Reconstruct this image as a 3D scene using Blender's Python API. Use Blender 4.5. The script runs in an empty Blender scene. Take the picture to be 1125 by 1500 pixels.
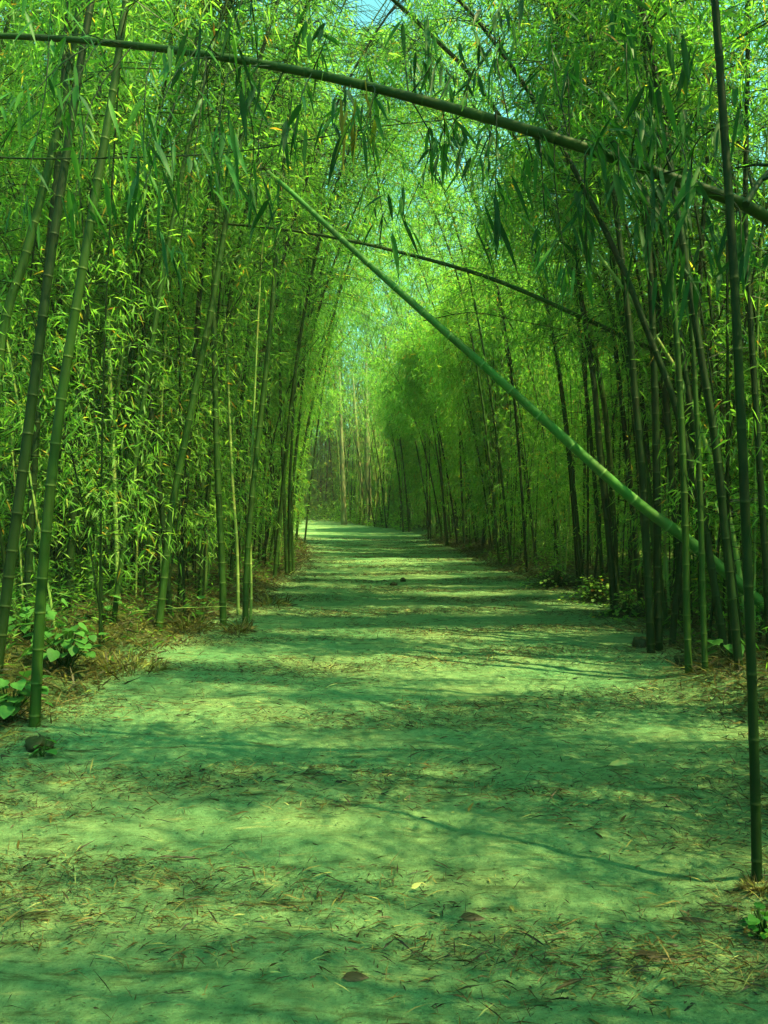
import bpy, math
import numpy as np
from mathutils import Vector

R = np.random.default_rng(20)
sc = bpy.context.scene
COL = sc.collection
rad = math.radians

# ------------------------------------------------------------------ camera
CAM_H = 1.5
F = 1200.0                       # focal length in photo pixels (photo 1125 x 1500)
PITCH = math.atan(15 / F)        # a touch downward
cam_d = bpy.data.cameras.new('camera')
cam = bpy.data.objects.new('camera', cam_d)
COL.objects.link(cam)
cam.location = (0, 0, CAM_H)
cam.rotation_euler = (math.pi / 2 - PITCH, 0, 0)
cam_d.sensor_fit = 'VERTICAL'
cam_d.sensor_height = 24.0
cam_d.lens = 24.0 * F / 1500
cam_d.clip_start = 0.05
cam_d.clip_end = 2000
sc.camera = cam


def unproj(px, py, depth):
    """a photo pixel and a distance along the view axis -> a point of the place"""
    u = (px - 562.5) / F
    v = (750 - py) / F
    c, s = math.cos(PITCH), math.sin(PITCH)
    return np.array([u * depth, depth * (c + v * s), CAM_H + depth * (v * c - s)])


# ------------------------------------------------------------------ light
SUN_EL, SUN_AZ = rad(58), rad(120)         # azimuth from +Y towards +X
SUN = np.array([math.cos(SUN_EL) * math.sin(SUN_AZ), math.cos(SUN_EL) * math.cos(SUN_AZ), math.sin(SUN_EL)])
sl = bpy.data.lights.new('sun', 'SUN')
sl.energy = 4.9
sl.angle = rad(0.5)
sl.color = (1.0, 0.82, 0.40)
so = bpy.data.objects.new('sun', sl)
COL.objects.link(so)
so.rotation_euler = Vector(-SUN).to_track_quat('-Z', 'Y').to_euler()
so.location = (20, 10, 30)

W = bpy.data.worlds.new('World')
sc.world = W
W.use_nodes = True
nt = W.node_tree
bg = nt.nodes['Background']
sky = nt.nodes.new('ShaderNodeTexSky')
sky.sky_type = 'NISHITA'
sky.sun_disc = False
sky.sun_elevation = SUN_EL
sky.sun_rotation = SUN_AZ
sky.dust_density = 4.0
sky.ozone_density = .6
tint = nt.nodes.new('ShaderNodeMix')            # the day's light is green-blue here, all of it
tint.data_type = 'RGBA'
tint.blend_type = 'MULTIPLY'
tint.inputs[0].default_value = 1
nt.links.new(sky.outputs[0], tint.inputs[6])
tint.inputs[7].default_value = (.38, 1.0, .68, 1)
nt.links.new(tint.outputs[2], bg.inputs[0])
bg.inputs[1].default_value = 0.135
sc.view_settings.view_transform = 'Standard'
sc.view_settings.look = 'None'
sc.view_settings.gamma = 1
sc.view_settings.exposure = 2.0
sc.cycles.use_denoising = True
sc.cycles.denoising_prefilter = 'NONE'
sc.cycles.max_bounces = 12
sc.cycles.diffuse_bounces = 6
sc.cycles.transmission_bounces = 8
sc.cycles.glossy_bounces = 2
sc.cycles.sample_clamp_indirect = 3


# ------------------------------------------------------------------ materials
def mat(name):
    m = bpy.data.materials.new(name)
    m.use_nodes = True
    t = m.node_tree
    t.nodes.clear()
    o = t.nodes.new('ShaderNodeOutputMaterial')
    return m, t, o


def N(t, kind, **kw):
    n = t.nodes.new(kind)
    for k, v in kw.items():
        setattr(n, k, v)
    return n


def ramp(t, stops, src):
    r = N(t, 'ShaderNodeValToRGB')
    e = r.color_ramp.elements
    while len(e) < len(stops):
        e.new(0.5)
    for el, (p, c) in zip(e, stops):
        el.position = p
        el.color = (*c, 1)
    t.links.new(src, r.inputs[0])
    return r.outputs[0]


def mixc(t, a, b, fac, mode='MIX'):
    n = N(t, 'ShaderNodeMix', data_type='RGBA', blend_type=mode)
    for k, v in ((0, fac), (6, a), (7, b)):
        if isinstance(v, bpy.types.NodeSocket):
            t.links.new(v, n.inputs[k])
        else:
            n.inputs[k].default_value = v if k == 0 else (*v, 1)
    return n.outputs[2]


def attr(t, name='tone'):
    return N(t, 'ShaderNodeAttribute', attribute_name=name).outputs['Fac']


def noise(t, scale, detail=4, rough=0.6, vec=None, stretch=None):
    n = N(t, 'ShaderNodeTexNoise')
    n.inputs['Scale'].default_value = scale
    n.inputs['Detail'].default_value = detail
    n.inputs['Roughness'].default_value = rough
    tc = N(t, 'ShaderNodeTexCoord')
    src = tc.outputs['Object']
    if stretch:
        mp = N(t, 'ShaderNodeMapping')
        mp.inputs['Scale'].default_value = stretch
        t.links.new(src, mp.inputs['Vector'])
        src = mp.outputs[0]
    t.links.new(src, n.inputs['Vector'])
    return n.outputs['Fac']


def leaf_material(name, stops, trans, gloss=0.25):
    m, t, o = mat(name)
    c = ramp(t, stops, attr(t))
    d = N(t, 'ShaderNodeBsdfPrincipled')
    t.links.new(c, d.inputs['Base Color'])
    d.inputs['Roughness'].default_value = 0.5
    d.inputs['Specular IOR Level'].default_value = gloss
    tr = N(t, 'ShaderNodeBsdfTranslucent')
    ct = mixc(t, c, (1.8, 1.9, 0.9), 1.0, 'MULTIPLY')
    t.links.new(ct, tr.inputs['Color'])
    mx = N(t, 'ShaderNodeMixShader')
    mx.inputs[0].default_value = trans
    t.links.new(d.outputs[0], mx.inputs[1])
    t.links.new(tr.outputs[0], mx.inputs[2])
    t.links.new(mx.outputs[0], o.inputs[0])
    return m


LEAF_STOPS = [(0, (.014, .058, .010)), (.3, (.046, .148, .020)), (.6, (.118, .265, .042)), (.88, (.22, .37, .070)),
              (.94, (.30, .28, .04)), (1, (.24, .10, .02))]
M_leaf = leaf_material('bamboo_leaf', LEAF_STOPS, .6)
M_shadeleaf = leaf_material('hanging_leaf', [(0, (.008, .045, .010)), (.3, (.018, .085, .016)), (.6, (.05, .17, .022)), (.87, (.10, .24, .03)), (.93, (.20, .17, .02)), (1, (.16, .06, .012))], .25, .12)  # leaf darkened and less translucent: shade on the sprays put into its colour
M_broad = leaf_material('broad_leaf', [(0, (.016, .06, .010)), (.6, (.040, .13, .024)), (1, (.075, .20, .04))], .25, .08)
M_litter = leaf_material('dry_litter', [(0, (.007, .009, .003)), (.35, (.034, .028, .006)), (.6, (.095, .080, .017)), (.82, (.19, .19, .05)), (1, (.32, .34, .11))], .1, .2)
M_dry = leaf_material('dry_grass', [(0, (.012, .013, .004)), (.4, (.040, .038, .008)), (.75, (.10, .10, .018)), (1, (.17, .22, .045))], .25, .2)


def culm_material(name, green, dark, ring):
    m, t, o = mat(name)
    st = noise(t, 1.0, 5, .65, stretch=(60, 60, 1.6))
    bl = noise(t, 2.3, 4, .6)
    a = mixc(t, dark, green, st)
    a = mixc(t, a, (dark[0] * 1.6, dark[1] * .75, dark[2]), N_scale(t, bl, .45, .75))
    tone = attr(t)
    c = mixc(t, a, ring, tone)
    b = N(t, 'ShaderNodeBsdfPrincipled')
    t.links.new(c, b.inputs['Base Color'])
    b.inputs['Roughness'].default_value = .55
    b.inputs['Specular IOR Level'].default_value = .1
    bp = N(t, 'ShaderNodeBump')
    bp.inputs['Strength'].default_value = .12
    bp.inputs['Distance'].default_value = .004
    t.links.new(st, bp.inputs['Height'])
    t.links.new(bp.outputs[0], b.inputs['Normal'])
    t.links.new(b.outputs[0], o.inputs[0])
    return m


def N_scale(t, v, a, b):
    n = N(t, 'ShaderNodeMapRange')
    n.inputs[1].default_value = a
    n.inputs[2].default_value = b
    t.links.new(v, n.inputs[0])
    return n.outputs[0]


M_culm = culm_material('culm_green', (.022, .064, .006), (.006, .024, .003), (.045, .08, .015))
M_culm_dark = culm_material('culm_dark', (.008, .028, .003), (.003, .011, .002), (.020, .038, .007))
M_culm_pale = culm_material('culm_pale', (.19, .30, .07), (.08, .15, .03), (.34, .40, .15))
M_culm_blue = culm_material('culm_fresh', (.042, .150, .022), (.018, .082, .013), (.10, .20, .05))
M_trunk = culm_material('tree_bark', (.20, .24, .10), (.09, .12, .045), (.2, .22, .1))
M_wood = culm_material('old_wood', (.030, .045, .012), (.012, .018, .006), (.05, .05, .02))


def ground_material(name, stops, litter, bump, sand=None):
    m, t, o = mat(name)
    big = noise(t, .9, 6, .62)
    fine = noise(t, 14, 8, .7)
    strk = noise(t, 2.6, 9, .74, stretch=(.7, 4.0, 1))
    c = ramp(t, stops, big)
    if sand:                                  # trodden sand spreads from the path over the bare verge
        c = mixc(t, c, ramp(t, sand, big), attr(t))
    c = mixc(t, c, (.55, .60, .52), N_scale(t, fine, .42, .72), 'MULTIPLY')
    c = mixc(t, c, litter, N_scale(t, strk, .54, .68))
    pale = noise(t, 4.1, 8, .7, stretch=(.7, 4.0, 1))
    c = mixc(t, c, (.44, .43, .16), N_scale(t, pale, .58, .80))  # cream streaks: the look of sun streaks painted into the ground colour
    v = N(t, 'ShaderNodeTexVoronoi')
    v.inputs['Scale'].default_value = 55
    tc = N(t, 'ShaderNodeTexCoord')
    t.links.new(tc.outputs['Object'], v.inputs['Vector'])
    c = mixc(t, c, (.10, .12, .04), N_scale(t, v.outputs['Distance'], .13, .05))
    b = N(t, 'ShaderNodeBsdfPrincipled')
    t.links.new(c, b.inputs['Base Color'])
    b.inputs['Roughness'].default_value = .95
    b.inputs['Specular IOR Level'].default_value = .1
    grit = noise(t, 75, 6, .75)
    c2 = mixc(t, c, (.34, .38, .28), N_scale(t, grit, .55, .72), 'MULTIPLY')
    t.links.new(c2, b.inputs['Base Color'])
    h0 = N(t, 'ShaderNodeMath', operation='MULTIPLY_ADD')
    t.links.new(grit, h0.inputs[0])
    h0.inputs[1].default_value = .45
    t.links.new(fine, h0.inputs[2])
    h = N(t, 'ShaderNodeMath', operation='ADD')
    t.links.new(h0.outputs[0], h.inputs[0])
    t.links.new(strk, h.inputs[1])
    bp = N(t, 'ShaderNodeBump')
    bp.inputs['Strength'].default_value = bump
    bp.inputs['Distance'].default_value = .05
    t.links.new(h.outputs[0], bp.inputs['Height'])
    t.links.new(bp.outputs[0], b.inputs['Normal'])
    t.links.new(b.outputs[0], o.inputs[0])
    return m


M_path = ground_material('sandy_path', [(.25, (.075, .235, .098)), (.5, (.150, .285, .115)), (.75, (.26, .36, .135))], (.040, .046, .010), 1.0)
M_floor = ground_material('forest_floor', [(.2, (.030, .055, .012)), (.5, (.055, .085, .018)), (.8, (.085, .12, .03))], (.10, .085, .018), 1.0, [(.25, (.055, .17, .068)), (.5, (.105, .22, .085)), (.75, (.18, .28, .10))])


# ------------------------------------------------------------------ mesh building
class Geo:
    def __init__(self):
        self.v, self.q, self.t, self.n, self.tone = [], [], [], 0, []
        self.qm, self.tm = [], []

    def add(self, V, quads=None, tris=None, tone=0.0, m=0):
        V = np.asarray(V, float).reshape(-1, 3)
        self.v.append(V)
        self.tone.append(np.broadcast_to(np.asarray(tone, float), (len(V),)))
        if quads is not None and len(quads):
            self.q.append(np.asarray(quads, np.int64) + self.n)
            self.qm.append(np.full(len(quads), m))
        if tris is not None and len(tris):
            self.t.append(np.asarray(tris, np.int64) + self.n)
            self.tm.append(np.full(len(tris), m))
        self.n += len(V)

    def mesh(self, name, mats, origin=(0, 0, 0), smooth=True):
        me = bpy.data.meshes.new(name)
        V = (np.concatenate(self.v) - np.asarray(origin)) if self.v else np.zeros((0, 3))
        q = np.concatenate(self.q) if self.q else np.zeros((0, 4), np.int64)
        t = np.concatenate(self.t) if self.t else np.zeros((0, 3), np.int64)
        me.vertices.add(len(V))
        me.vertices.foreach_set('co', V.astype(np.float32).ravel())
        me.loops.add(q.size + t.size)
        me.polygons.add(len(q) + len(t))
        me.loops.foreach_set('vertex_index', np.concatenate([q.ravel(), t.ravel()]).astype(np.int32))
        st = np.concatenate([np.arange(len(q)) * 4, q.size + np.arange(len(t)) * 3]).astype(np.int32)
        me.polygons.foreach_set('loop_start', st)
        mi = np.concatenate(self.qm + self.tm) if (self.qm or self.tm) else np.zeros(0)
        me.polygons.foreach_set('material_index', mi.astype(np.int32))
        me.polygons.foreach_set('use_smooth', np.full(len(st), smooth))
        a = me.attributes.new('tone', 'FLOAT', 'POINT')
        a.data.foreach_set('value', np.concatenate(self.tone).astype(np.float32) if self.tone else np.zeros(0, np.float32))
        for m in mats:
            me.materials.append(m)
        me.update(calc_edges=True)
        return me


def link(name, me, parent=None, loc=None):
    o = bpy.data.objects.new(name, me)
    COL.objects.link(o)
    if parent:
        o.parent = parent
    if loc is not None:
        o.location = loc
    return o


def tag(o, label=None, cat=None, group=None, kind=None):
    for k, v in (('label', label), ('category', cat), ('group', group), ('kind', kind)):
        if v:
            o[k] = v
    return o


def unit(a):
    return a / np.maximum(np.linalg.norm(a, axis=-1, keepdims=True), 1e-9)


def spline(pts, n):
    """Catmull-Rom through the points, evenly resampled by arc length"""
    P = np.asarray(pts, float)
    P = np.vstack([2 * P[0] - P[1], P, 2 * P[-1] - P[-2]])
    out = []
    for i in range(1, len(P) - 2):
        t = np.linspace(0, 1, 16, endpoint=False)[:, None]
        a, b, c, d = P[i - 1], P[i], P[i + 1], P[i + 2]
        out.append(.5 * ((2 * b) + (c - a) * t + (2 * a - 5 * b + 4 * c - d) * t ** 2 + (3 * b - a - 3 * c + d) * t ** 3))
    out.append(P[-2][None])
    return resample(np.concatenate(out), n)


def arclen(P):
    return np.concatenate([[0], np.cumsum(np.linalg.norm(np.diff(P, axis=0), axis=1))])


def resample(P, n):
    s = arclen(P)
    x = np.linspace(0, s[-1], n)
    return np.stack([np.interp(x, s, P[:, k]) for k in range(3)], 1)


def at_s(P, s, x):
    return np.stack([np.interp(x, s, P[:, k]) for k in range(3)], -1)


def tube(g, P, r, sides=6, tone=0.0, m=0, cap=True):
    P = np.asarray(P, float)
    n = len(P)
    r = np.broadcast_to(np.asarray(r, float), (n,))
    T = unit(np.gradient(P, axis=0))
    avg = unit(P[-1] - P[0])
    ref = np.eye(3)[np.argmin(np.abs(avg))]
    A = unit(np.cross(T, ref))
    B = np.cross(T, A)
    th = np.linspace(0, 2 * np.pi, sides, endpoint=False)
    V = P[:, None] + r[:, None, None] * (np.cos(th)[None, :, None] * A[:, None] + np.sin(th)[None, :, None] * B[:, None])
    i = np.arange(n - 1)[:, None] * sides
    j = np.arange(sides)[None]
    k = (j + 1) % sides
    Q = np.stack([i + j, i + k, i + sides + k, i + sides + j], -1).reshape(-1, 4)
    tn = np.repeat(np.broadcast_to(np.asarray(tone, float), (n,)), sides)
    g.add(V.reshape(-1, 3), Q, tone=tn, m=m)
    if cap:
        for e in (0, n - 1):
            c = P[e]
            ring = V[e]
            tr = [(0, 1 + a, 1 + (a + 1) % sides) for a in range(sides)]
            g.add(np.vstack([c, ring]), tris=tr, tone=tn[e * sides], m=m)


def culm_geo(g, P, r0, r1, sides, gap, rng, detail=True, m=0):
    """a bamboo stem: straight internodes between swollen pale ringed nodes"""
    s = arclen(P)
    L = s[-1]
    xs, rs, ts = [0.0], [1.12], [0.0]
    x = gap * .35
    while x < L - .05:
        k = np.interp(x, [0, L], [r0, r1])
        e = max(.010, k * .32)
        if detail:
            for dx, f, t in ((-e * 1.5, .97, 0), (-e * .35, 1.03, .1), (0, 1.09, .8), (e * .35, 1.01, .5), (e * 1.3, 1.0, .05), (gap * .5, .965, 0)):
                xs.append(x + dx); rs.append(f); ts.append(t)
        else:
            for dx, f, t in ((-e, .98, 0), (0, 1.08, .5), (e, 1.0, .1)):
                xs.append(x + dx); rs.append(f); ts.append(t)
        x += gap * rng.uniform(.88, 1.12) * (1 if x > .8 else .75)
    xs.append(L); rs.append(1); ts.append(0)
    xs, rs, ts = map(np.array, (xs, rs, ts))
    keep = np.concatenate([[True], np.diff(xs) > 1e-4]) & (xs <= L)
    xs, rs, ts = xs[keep], rs[keep], ts[keep]
    rad_ = np.interp(xs, [0, L * .25, L], [r0, r0 * .93, r1]) * rs
    tube(g, at_s(P, s, xs), rad_, sides, ts, m)


def leaves(g, P, D, L, Wd, tone, rng, fine=False, m=0):
    """lance-shaped leaves: P base points, D directions"""
    n = len(P)
    if not n:
        return
    D = unit(D)
    S = unit(np.cross(D, unit(rng.normal(size=(n, 3)) * .55 + np.array([0, 0, 1.0]))))
    Nn = np.cross(S, D)
    L = np.broadcast_to(L, (n,))[:, None]
    Wd = np.broadcast_to(Wd, (n,))[:, None]
    dn = np.array([0, 0, -1.0])
    tone = np.broadcast_to(tone, (n,))
    if not fine:
        a = P
        fold = Nn * Wd * .18
        b = P + D * L * .36 + S * Wd * .5 + fold
        c = P + D * L + dn * L * .14
        d = P + D * L * .36 - S * Wd * .5 + fold
        V = np.stack([a, b, c, d], 1).reshape(-1, 3)
        g.add(V, np.arange(n * 4).reshape(n, 4), tone=np.repeat(tone, 4), m=m)
        return
    droop = rng.uniform(.05, .3, (n, 1))
    rows = []
    fr = [0, .06, .2, .42, .66, .86, 1]
    wd = [.05, .12, .82, 1.0, .78, .36, .0]
    for f, w in zip(fr, wd):
        c = P + D * L * f + dn * L * droop * f * f
        s_ = S * Wd * w * .5
        u = Nn * Wd * w * .16
        rows.append(np.stack([c - s_ + u, c, c + s_ + u], 1))
    V = np.stack(rows, 1)                       # n, 7, 3, 3
    k = len(fr)
    base = np.arange(n)[:, None, None] * (k * 3)
    i = np.arange(k - 1)[None, :, None] * 3
    j = np.arange(2)[None, None]
    Q = np.stack([base + i + j, base + i + j + 1, base + i + j + 4, base + i + j + 3], -1).reshape(-1, 4)
    g.add(V.reshape(-1, 3), Q, tone=np.repeat(tone, k * 3), m=m)


# ------------------------------------------------------------------ the lie of the land
EL = np.array([[-10, -2.0], [0, -2.1], [4.7, -2.2], [5.9, -2.3], [8.8, -2.0], [12, -1.78], [18.9, -1.75], [25, -2.2], [32.7, -3.3], [45, -4.6], [50, -6.2], [56, -10.5], [62, -18], [80, -42], [120, -90]])
ER = np.array([[-10, 1.5], [0, 1.5], [3.1, 1.62], [6.2, 2.5], [8, 2.75], [12.4, 3.2], [18, 2.45], [27.7, 2.0], [36, 1.45], [42, .6], [46, -.85], [54.5, -3.8], [60, -7.5], [66, -14], [80, -34], [120, -80]])


def edge_l(y):
    return np.interp(y, EL[:, 0], EL[:, 1])


def edge_r(y):
    return np.interp(y, ER[:, 0], ER[:, 1])


_ph = R.uniform(0, 6.28, 40)
_kd = R.uniform(0, 6.28, 40)


def wav(x, y, f0, n=8, off=0):
    z = 0
    for i in range(n):
        f = f0 * 1.55 ** i
        a = _kd[(i + off) % 40]
        z = z + np.sin(f * (x * math.cos(a) + y * math.sin(a)) + _ph[(i + off) % 40] + 1.3 * np.sin(f * .6 * (y * math.cos(a) - x * math.sin(a)) + _ph[(i + off + 7) % 40])) / 1.45 ** i
    return z / 2.5


def path_z(x, y):
    c = (edge_l(y) + edge_r(y)) / 2
    h = np.maximum((edge_r(y) - edge_l(y)) / 2, .5)
    u = (x - c) / h
    return .012 * wav(x, y, 1.3) + .05 * np.clip(np.abs(u) - .55, 0, 1) ** 1.5 - .012 * np.exp(-((u + .28) / .07) ** 2) - .014 * np.exp(-((u - .22) / .07) ** 2) + .05 * np.exp(-((x - 1.45) ** 2 + (y - 3.12) ** 2) / .025) + .012 * np.maximum(y - 38, 0)


def sm(x):
    x = np.clip(x, 0, 1)
    return x * x * (3 - 2 * x)


def ground_z(x, y):
    d = np.maximum(edge_l(y) - x, x - edge_r(y))          # metres outside the path
    d = d + .22 * wav(x, y, .9, 6, 11)
    up = sm((d + .12) / .7)
    bank = np.where(x < 0, .20, .15)
    mound = .16 * np.exp(-(((x - 2.75) / .55) ** 2 + ((y - 6.5) / .8) ** 2)) + .10 * np.exp(-(((x + 3.1) / .6) ** 2 + ((y - 8.6) / 2.0) ** 2))
    z = path_z(x, y) - .05 + up * (.06 + bank * sm((d - .05) / 1.3)) + mound
    return z + .035 * up * wav(x, y, 2.1, 7, 5) + .06 * np.clip(d / 8, 0, 1.5)


def surf_z(x, y):
    return np.maximum(path_z(x, y), ground_z(x, y))


def grid(g, X, Y, Z, tone=0.0):
    a, b = X.shape
    i = np.arange(a - 1)[:, None] * b
    j = np.arange(b - 1)[None]
    Q = np.stack([i + j, i + j + 1, i + b + j + 1, i + b + j], -1).reshape(-1, 4)
    g.add(np.stack([X, Y, Z], -1).reshape(-1, 3), Q, tone=np.broadcast_to(tone, X.shape).ravel())


def steps(*segs):
    out = []
    for a, b, d in segs:
        out += list(np.arange(a, b - 1e-6, d))
    return np.array(out + [segs[-1][1]])


g = Geo()
xs = steps((-400, -60, 40), (-60, -12, 4), (-12, -5, .5), (-5, 5.5, .09), (5.5, 12, .5), (12, 60, 4), (60, 400, 40))
ys = steps((-40, 1, 4), (1, 18, .10), (18, 50, .4), (50, 120, 2), (120, 700, 40))
Y_, X_ = np.meshgrid(ys, xs, indexing='ij')
d_ = np.maximum(edge_l(Y_) - X_, X_ - edge_r(Y_)) + .25 * wav(X_, Y_, 1.7, 6, 2)
grid(g, X_, Y_, ground_z(X_, Y_), sm(1 - d_ / np.where(X_ > 0, 1.5, .45)))
tag(link('ground', g.mesh('ground', [M_floor])), kind='structure')

g = Geo()
ys = steps((-12, 1.6, 1.7), (1.6, 9, .03), (9, 24, .1), (24, 60, .5), (60, 110, 2))
us = np.linspace(0, 1, 180)
Y_, U_ = np.meshgrid(ys, us, indexing='ij')
X_ = (edge_l(Y_) - .5) * (1 - U_) + (edge_r(Y_) + .5) * U_
Z_ = path_z(X_, Y_) + .016 * wav(X_, Y_ * 2.2, 6.5, 6, 17) * np.exp(-Y_ / 25)
grid(g, X_, Y_, Z_)
tag(link('path', g.mesh('path', [M_path])), kind='structure')

# ------------------------------------------------------------------ where sun falls through to the path
# (openings in the leaf roof: leaf fans standing on these rays to the sun are not grown)
SPOTS = []          # ground ellipses: x, y, rx, ry
for px, py, wx, wy in ((330, 1040, 330, 20), (560, 1130, 240, 10), (820, 1165, 160, 12), (330, 1205, 200, 16), (640, 1290, 220, 14),
                       (250, 1350, 330, 22), (700, 1370, 200, 12), (950, 1330, 200, 20), (330, 1440, 260, 22), (700, 1455, 260, 14), (1010, 1420, 180, 14), (1040, 1075, 160, 12),
                       (560, 1010, 260, 8), (640, 965, 200, 8), (700, 925, 260, 10), (560, 895, 240, 9), (700, 868, 150, 6), (520, 925, 130, 6), (850, 885, 80, 9),
                       (560, 845, 120, 4), (590, 822, 100, 3), (470, 770, 100, 5), (330, 965, 120, 8)):
    dep = F * CAM_H / (py - 735)
    dy = abs(F * CAM_H / (py - wy - 735) - F * CAM_H / (py + wy - 735)) / 2
    SPOTS.append(((px - 562) * dep / F, dep, wx * dep / F, dy))
SPOTS = np.array(SPOTS)


def sunlit(p):
    t = p[:, 2] / SUN[2]
    gx = p[:, 0] - SUN[0] * t
    gy = p[:, 1] - SUN[1] * t
    wob = .35 * wav(gx, gy, 2.0, 4, 3)
    m = np.zeros(len(p), bool)
    for x, y, rx, ry in SPOTS:
        m |= ((gx - x) / rx) ** 2 + ((gy - y) / ry) ** 2 < 1.0 + wob
    inside = (gx > edge_l(gy) - .4) & (gx < edge_r(gy) + .6) & (gy < 70) & (gy > 1.5)
    m |= inside & (wav(gx * .42, gy * 3.0, .9, 6, 23) > np.where(gy < 9, .92, .66))
    return m & inside


def lets_light_in(p):
    """fans over the path that would keep the sun off the stems of the left-hand stand"""
    t = p[:, 2] / SUN[2]
    gx = p[:, 0] - SUN[0] * t
    gy = p[:, 1] - SUN[1] * t
    e = edge_l(gy)
    bend = (gx < 0) & (gx > -18) & (gy > 57) & (gy < 74) & (p[:, 0] > gx + 2.5)      # and off the far side of the bend
    return bend | (gx < e) & (gx > e - 6) & (p[:, 0] > edge_l(p[:, 1]) + .3) & (gy > 5) & (gy < 60)


def clear_way(p):
    """True where leaves would hang in the open way over the path or right before the lens"""
    y = p[:, 1]
    half = np.minimum(p[:, 0] - edge_l(y), edge_r(y) - p[:, 0])
    head = 2.6 + np.clip(y - 6, 0, 60) * .07
    a = (half > .0) & (p[:, 2] < head + .5 * np.sin(p[:, 0] * 3 + y)) & (y < 62)
    near = np.linalg.norm(p - np.array([0, 0, CAM_H]), axis=1) < 3.0
    cone = (y > 0) & (np.abs(p[:, 0]) < y * .30) & (p[:, 2] < CAM_H + y * .30) & (y < 7)
    hole = (np.abs(p[:, 0] / np.maximum(y, .1) + .01 + .012 * np.sin(p[:, 2] * 7)) < .035) & ((p[:, 2] - CAM_H) / np.maximum(y, .1) > .575)   # the gap of sky overhead
    butt = (y < 7.6) & (np.abs(p[:, 0] / np.maximum(y, .1) - .43) < .06) & (np.abs((p[:, 2] - CAM_H) / np.maximum(y, .1) + .10) < .07)   # open view to the butt of the fallen culm
    return a | near | cone | hole | butt


# ------------------------------------------------------------------ bamboo
def foliage_geo(g, P, s0, s1, nb, blen, nfan, nleaf, L, Wd, rng, tone0=.45, twigs=True, up=.45, lean=None, carve=True, fine=False):
    s = arclen(P)
    x = rng.uniform(s0, s1, nb)
    o = at_s(P, s, x)
    az = rng.uniform(0, 2 * np.pi, nb)
    d = np.stack([np.cos(az), np.sin(az), rng.normal(up, .3, nb)], 1)
    if lean is not None:
        d = d + np.asarray(lean)
    d = unit(d)
    ln = blen * rng.uniform(.45, 1.25, nb) * np.interp(x / s[-1], [0, .3, .8, 1], [.8, 1, .9, .45])
    dr = rng.uniform(.25, .6, nb)
    f = rng.uniform(.25, 1, (nb, nfan))
    f[:, 0] = 1
    zz = np.array([0, 0, 1.0])
    FP = o[:, None] + d[:, None] * (ln[:, None] * f)[..., None] - zz * (dr[:, None] * ln[:, None] * f ** 2)[..., None]
    TD = d[:, None] - zz * (2 * dr[:, None] * f)[..., None]
    jit = rng.normal(0, .17, FP.shape)
    FPj = (FP + jit).reshape(-1, 3)
    TD = unit(TD + jit * 3).reshape(-1, 3)
    drop = clear_way(FPj)
    if carve:
        drop |= sunlit(FPj) & (rng.random(len(FPj)) < .93)
    drop |= lets_light_in(FPj) & (rng.random(len(FPj)) < .62)
    keep = ~drop
    if twigs:
        for i in range(nb):
            if not keep.reshape(nb, nfan)[i].any():
                continue
            ff = np.array([0, .45, 1.0])[:, None]
            tube(g, o[i] + d[i] * ln[i] * ff - zz * dr[i] * ln[i] * ff ** 2, [.006, .004, .002], 3, m=1, cap=False)
    FPj, TD = FPj[keep], TD[keep]
    nf = len(FPj)
    if not nf:
        return
    base = np.repeat(FPj, nleaf, 0) + rng.normal(0, .05, (nf * nleaf, 3))
    dd = np.repeat(TD, nleaf, 0) * .45 + rng.normal(0, .68, (nf * nleaf, 3)) + np.array([0, 0, -.42])
    n = len(base)
    tn = tone0 + np.repeat(rng.normal(0, .10, nf), nleaf) + rng.normal(0, .10, n)
    tn = np.clip(tn, .02, .87)
    odd = rng.random(n)
    tn = np.where(odd < .05, rng.uniform(.9, 1, n), tn)
    leaves(g, base, dd, L * rng.uniform(.55, 1.15, n), Wd * rng.uniform(.7, 1.15, n), tn, rng, fine)


n_bamboo = 0


def bamboo(name, P, r0, r1, label, group, culm_mat, rng, foli=None, sides=8, gap=.32, detail=True, cat='bamboo', sprays=None):
    """one bamboo: an empty at its foot > culm, foliage (leafy twigs), leaf_spray"""
    global n_bamboo
    n_bamboo += 1
    foot = P[0].copy()
    e = link(name, None, loc=foot)
    e.empty_display_size = .2
    tag(e, label, cat, group)
    g = Geo()
    culm_geo(g, P, r0, r1, sides, gap, rng, detail)
    link('culm', g.mesh('culm', [culm_mat], foot), e)
    for kw in (foli or []):
        gf = Geo()
        foliage_geo(gf, P, rng=rng, **kw)
        if gf.n:
            link('foliage', gf.mesh('foliage', [M_leaf, M_culm], foot, smooth=False), e)
    return e


def grow(base, lean_dir, lean, H, rng, arch=1.0, n=40):
    """a rising stem that leans and nods over at the top"""
    t = np.linspace(0, 1, n)
    a = np.array([math.cos(lean_dir), math.sin(lean_dir), 0])
    off = H * (math.tan(lean) * t * .9 + arch * .16 * t ** 3.2)
    z = H * (t - .10 * arch * t ** 4)
    wob = np.stack([np.sin(t * 5 + rng.uniform(0, 6)), np.sin(t * 4 + rng.uniform(0, 6)), 0 * t], 1) * .06 * t[:, None]
    return np.asarray(base) + a * off[:, None] + np.array([0, 0, 1.0]) * z[:, None] + wob


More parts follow.
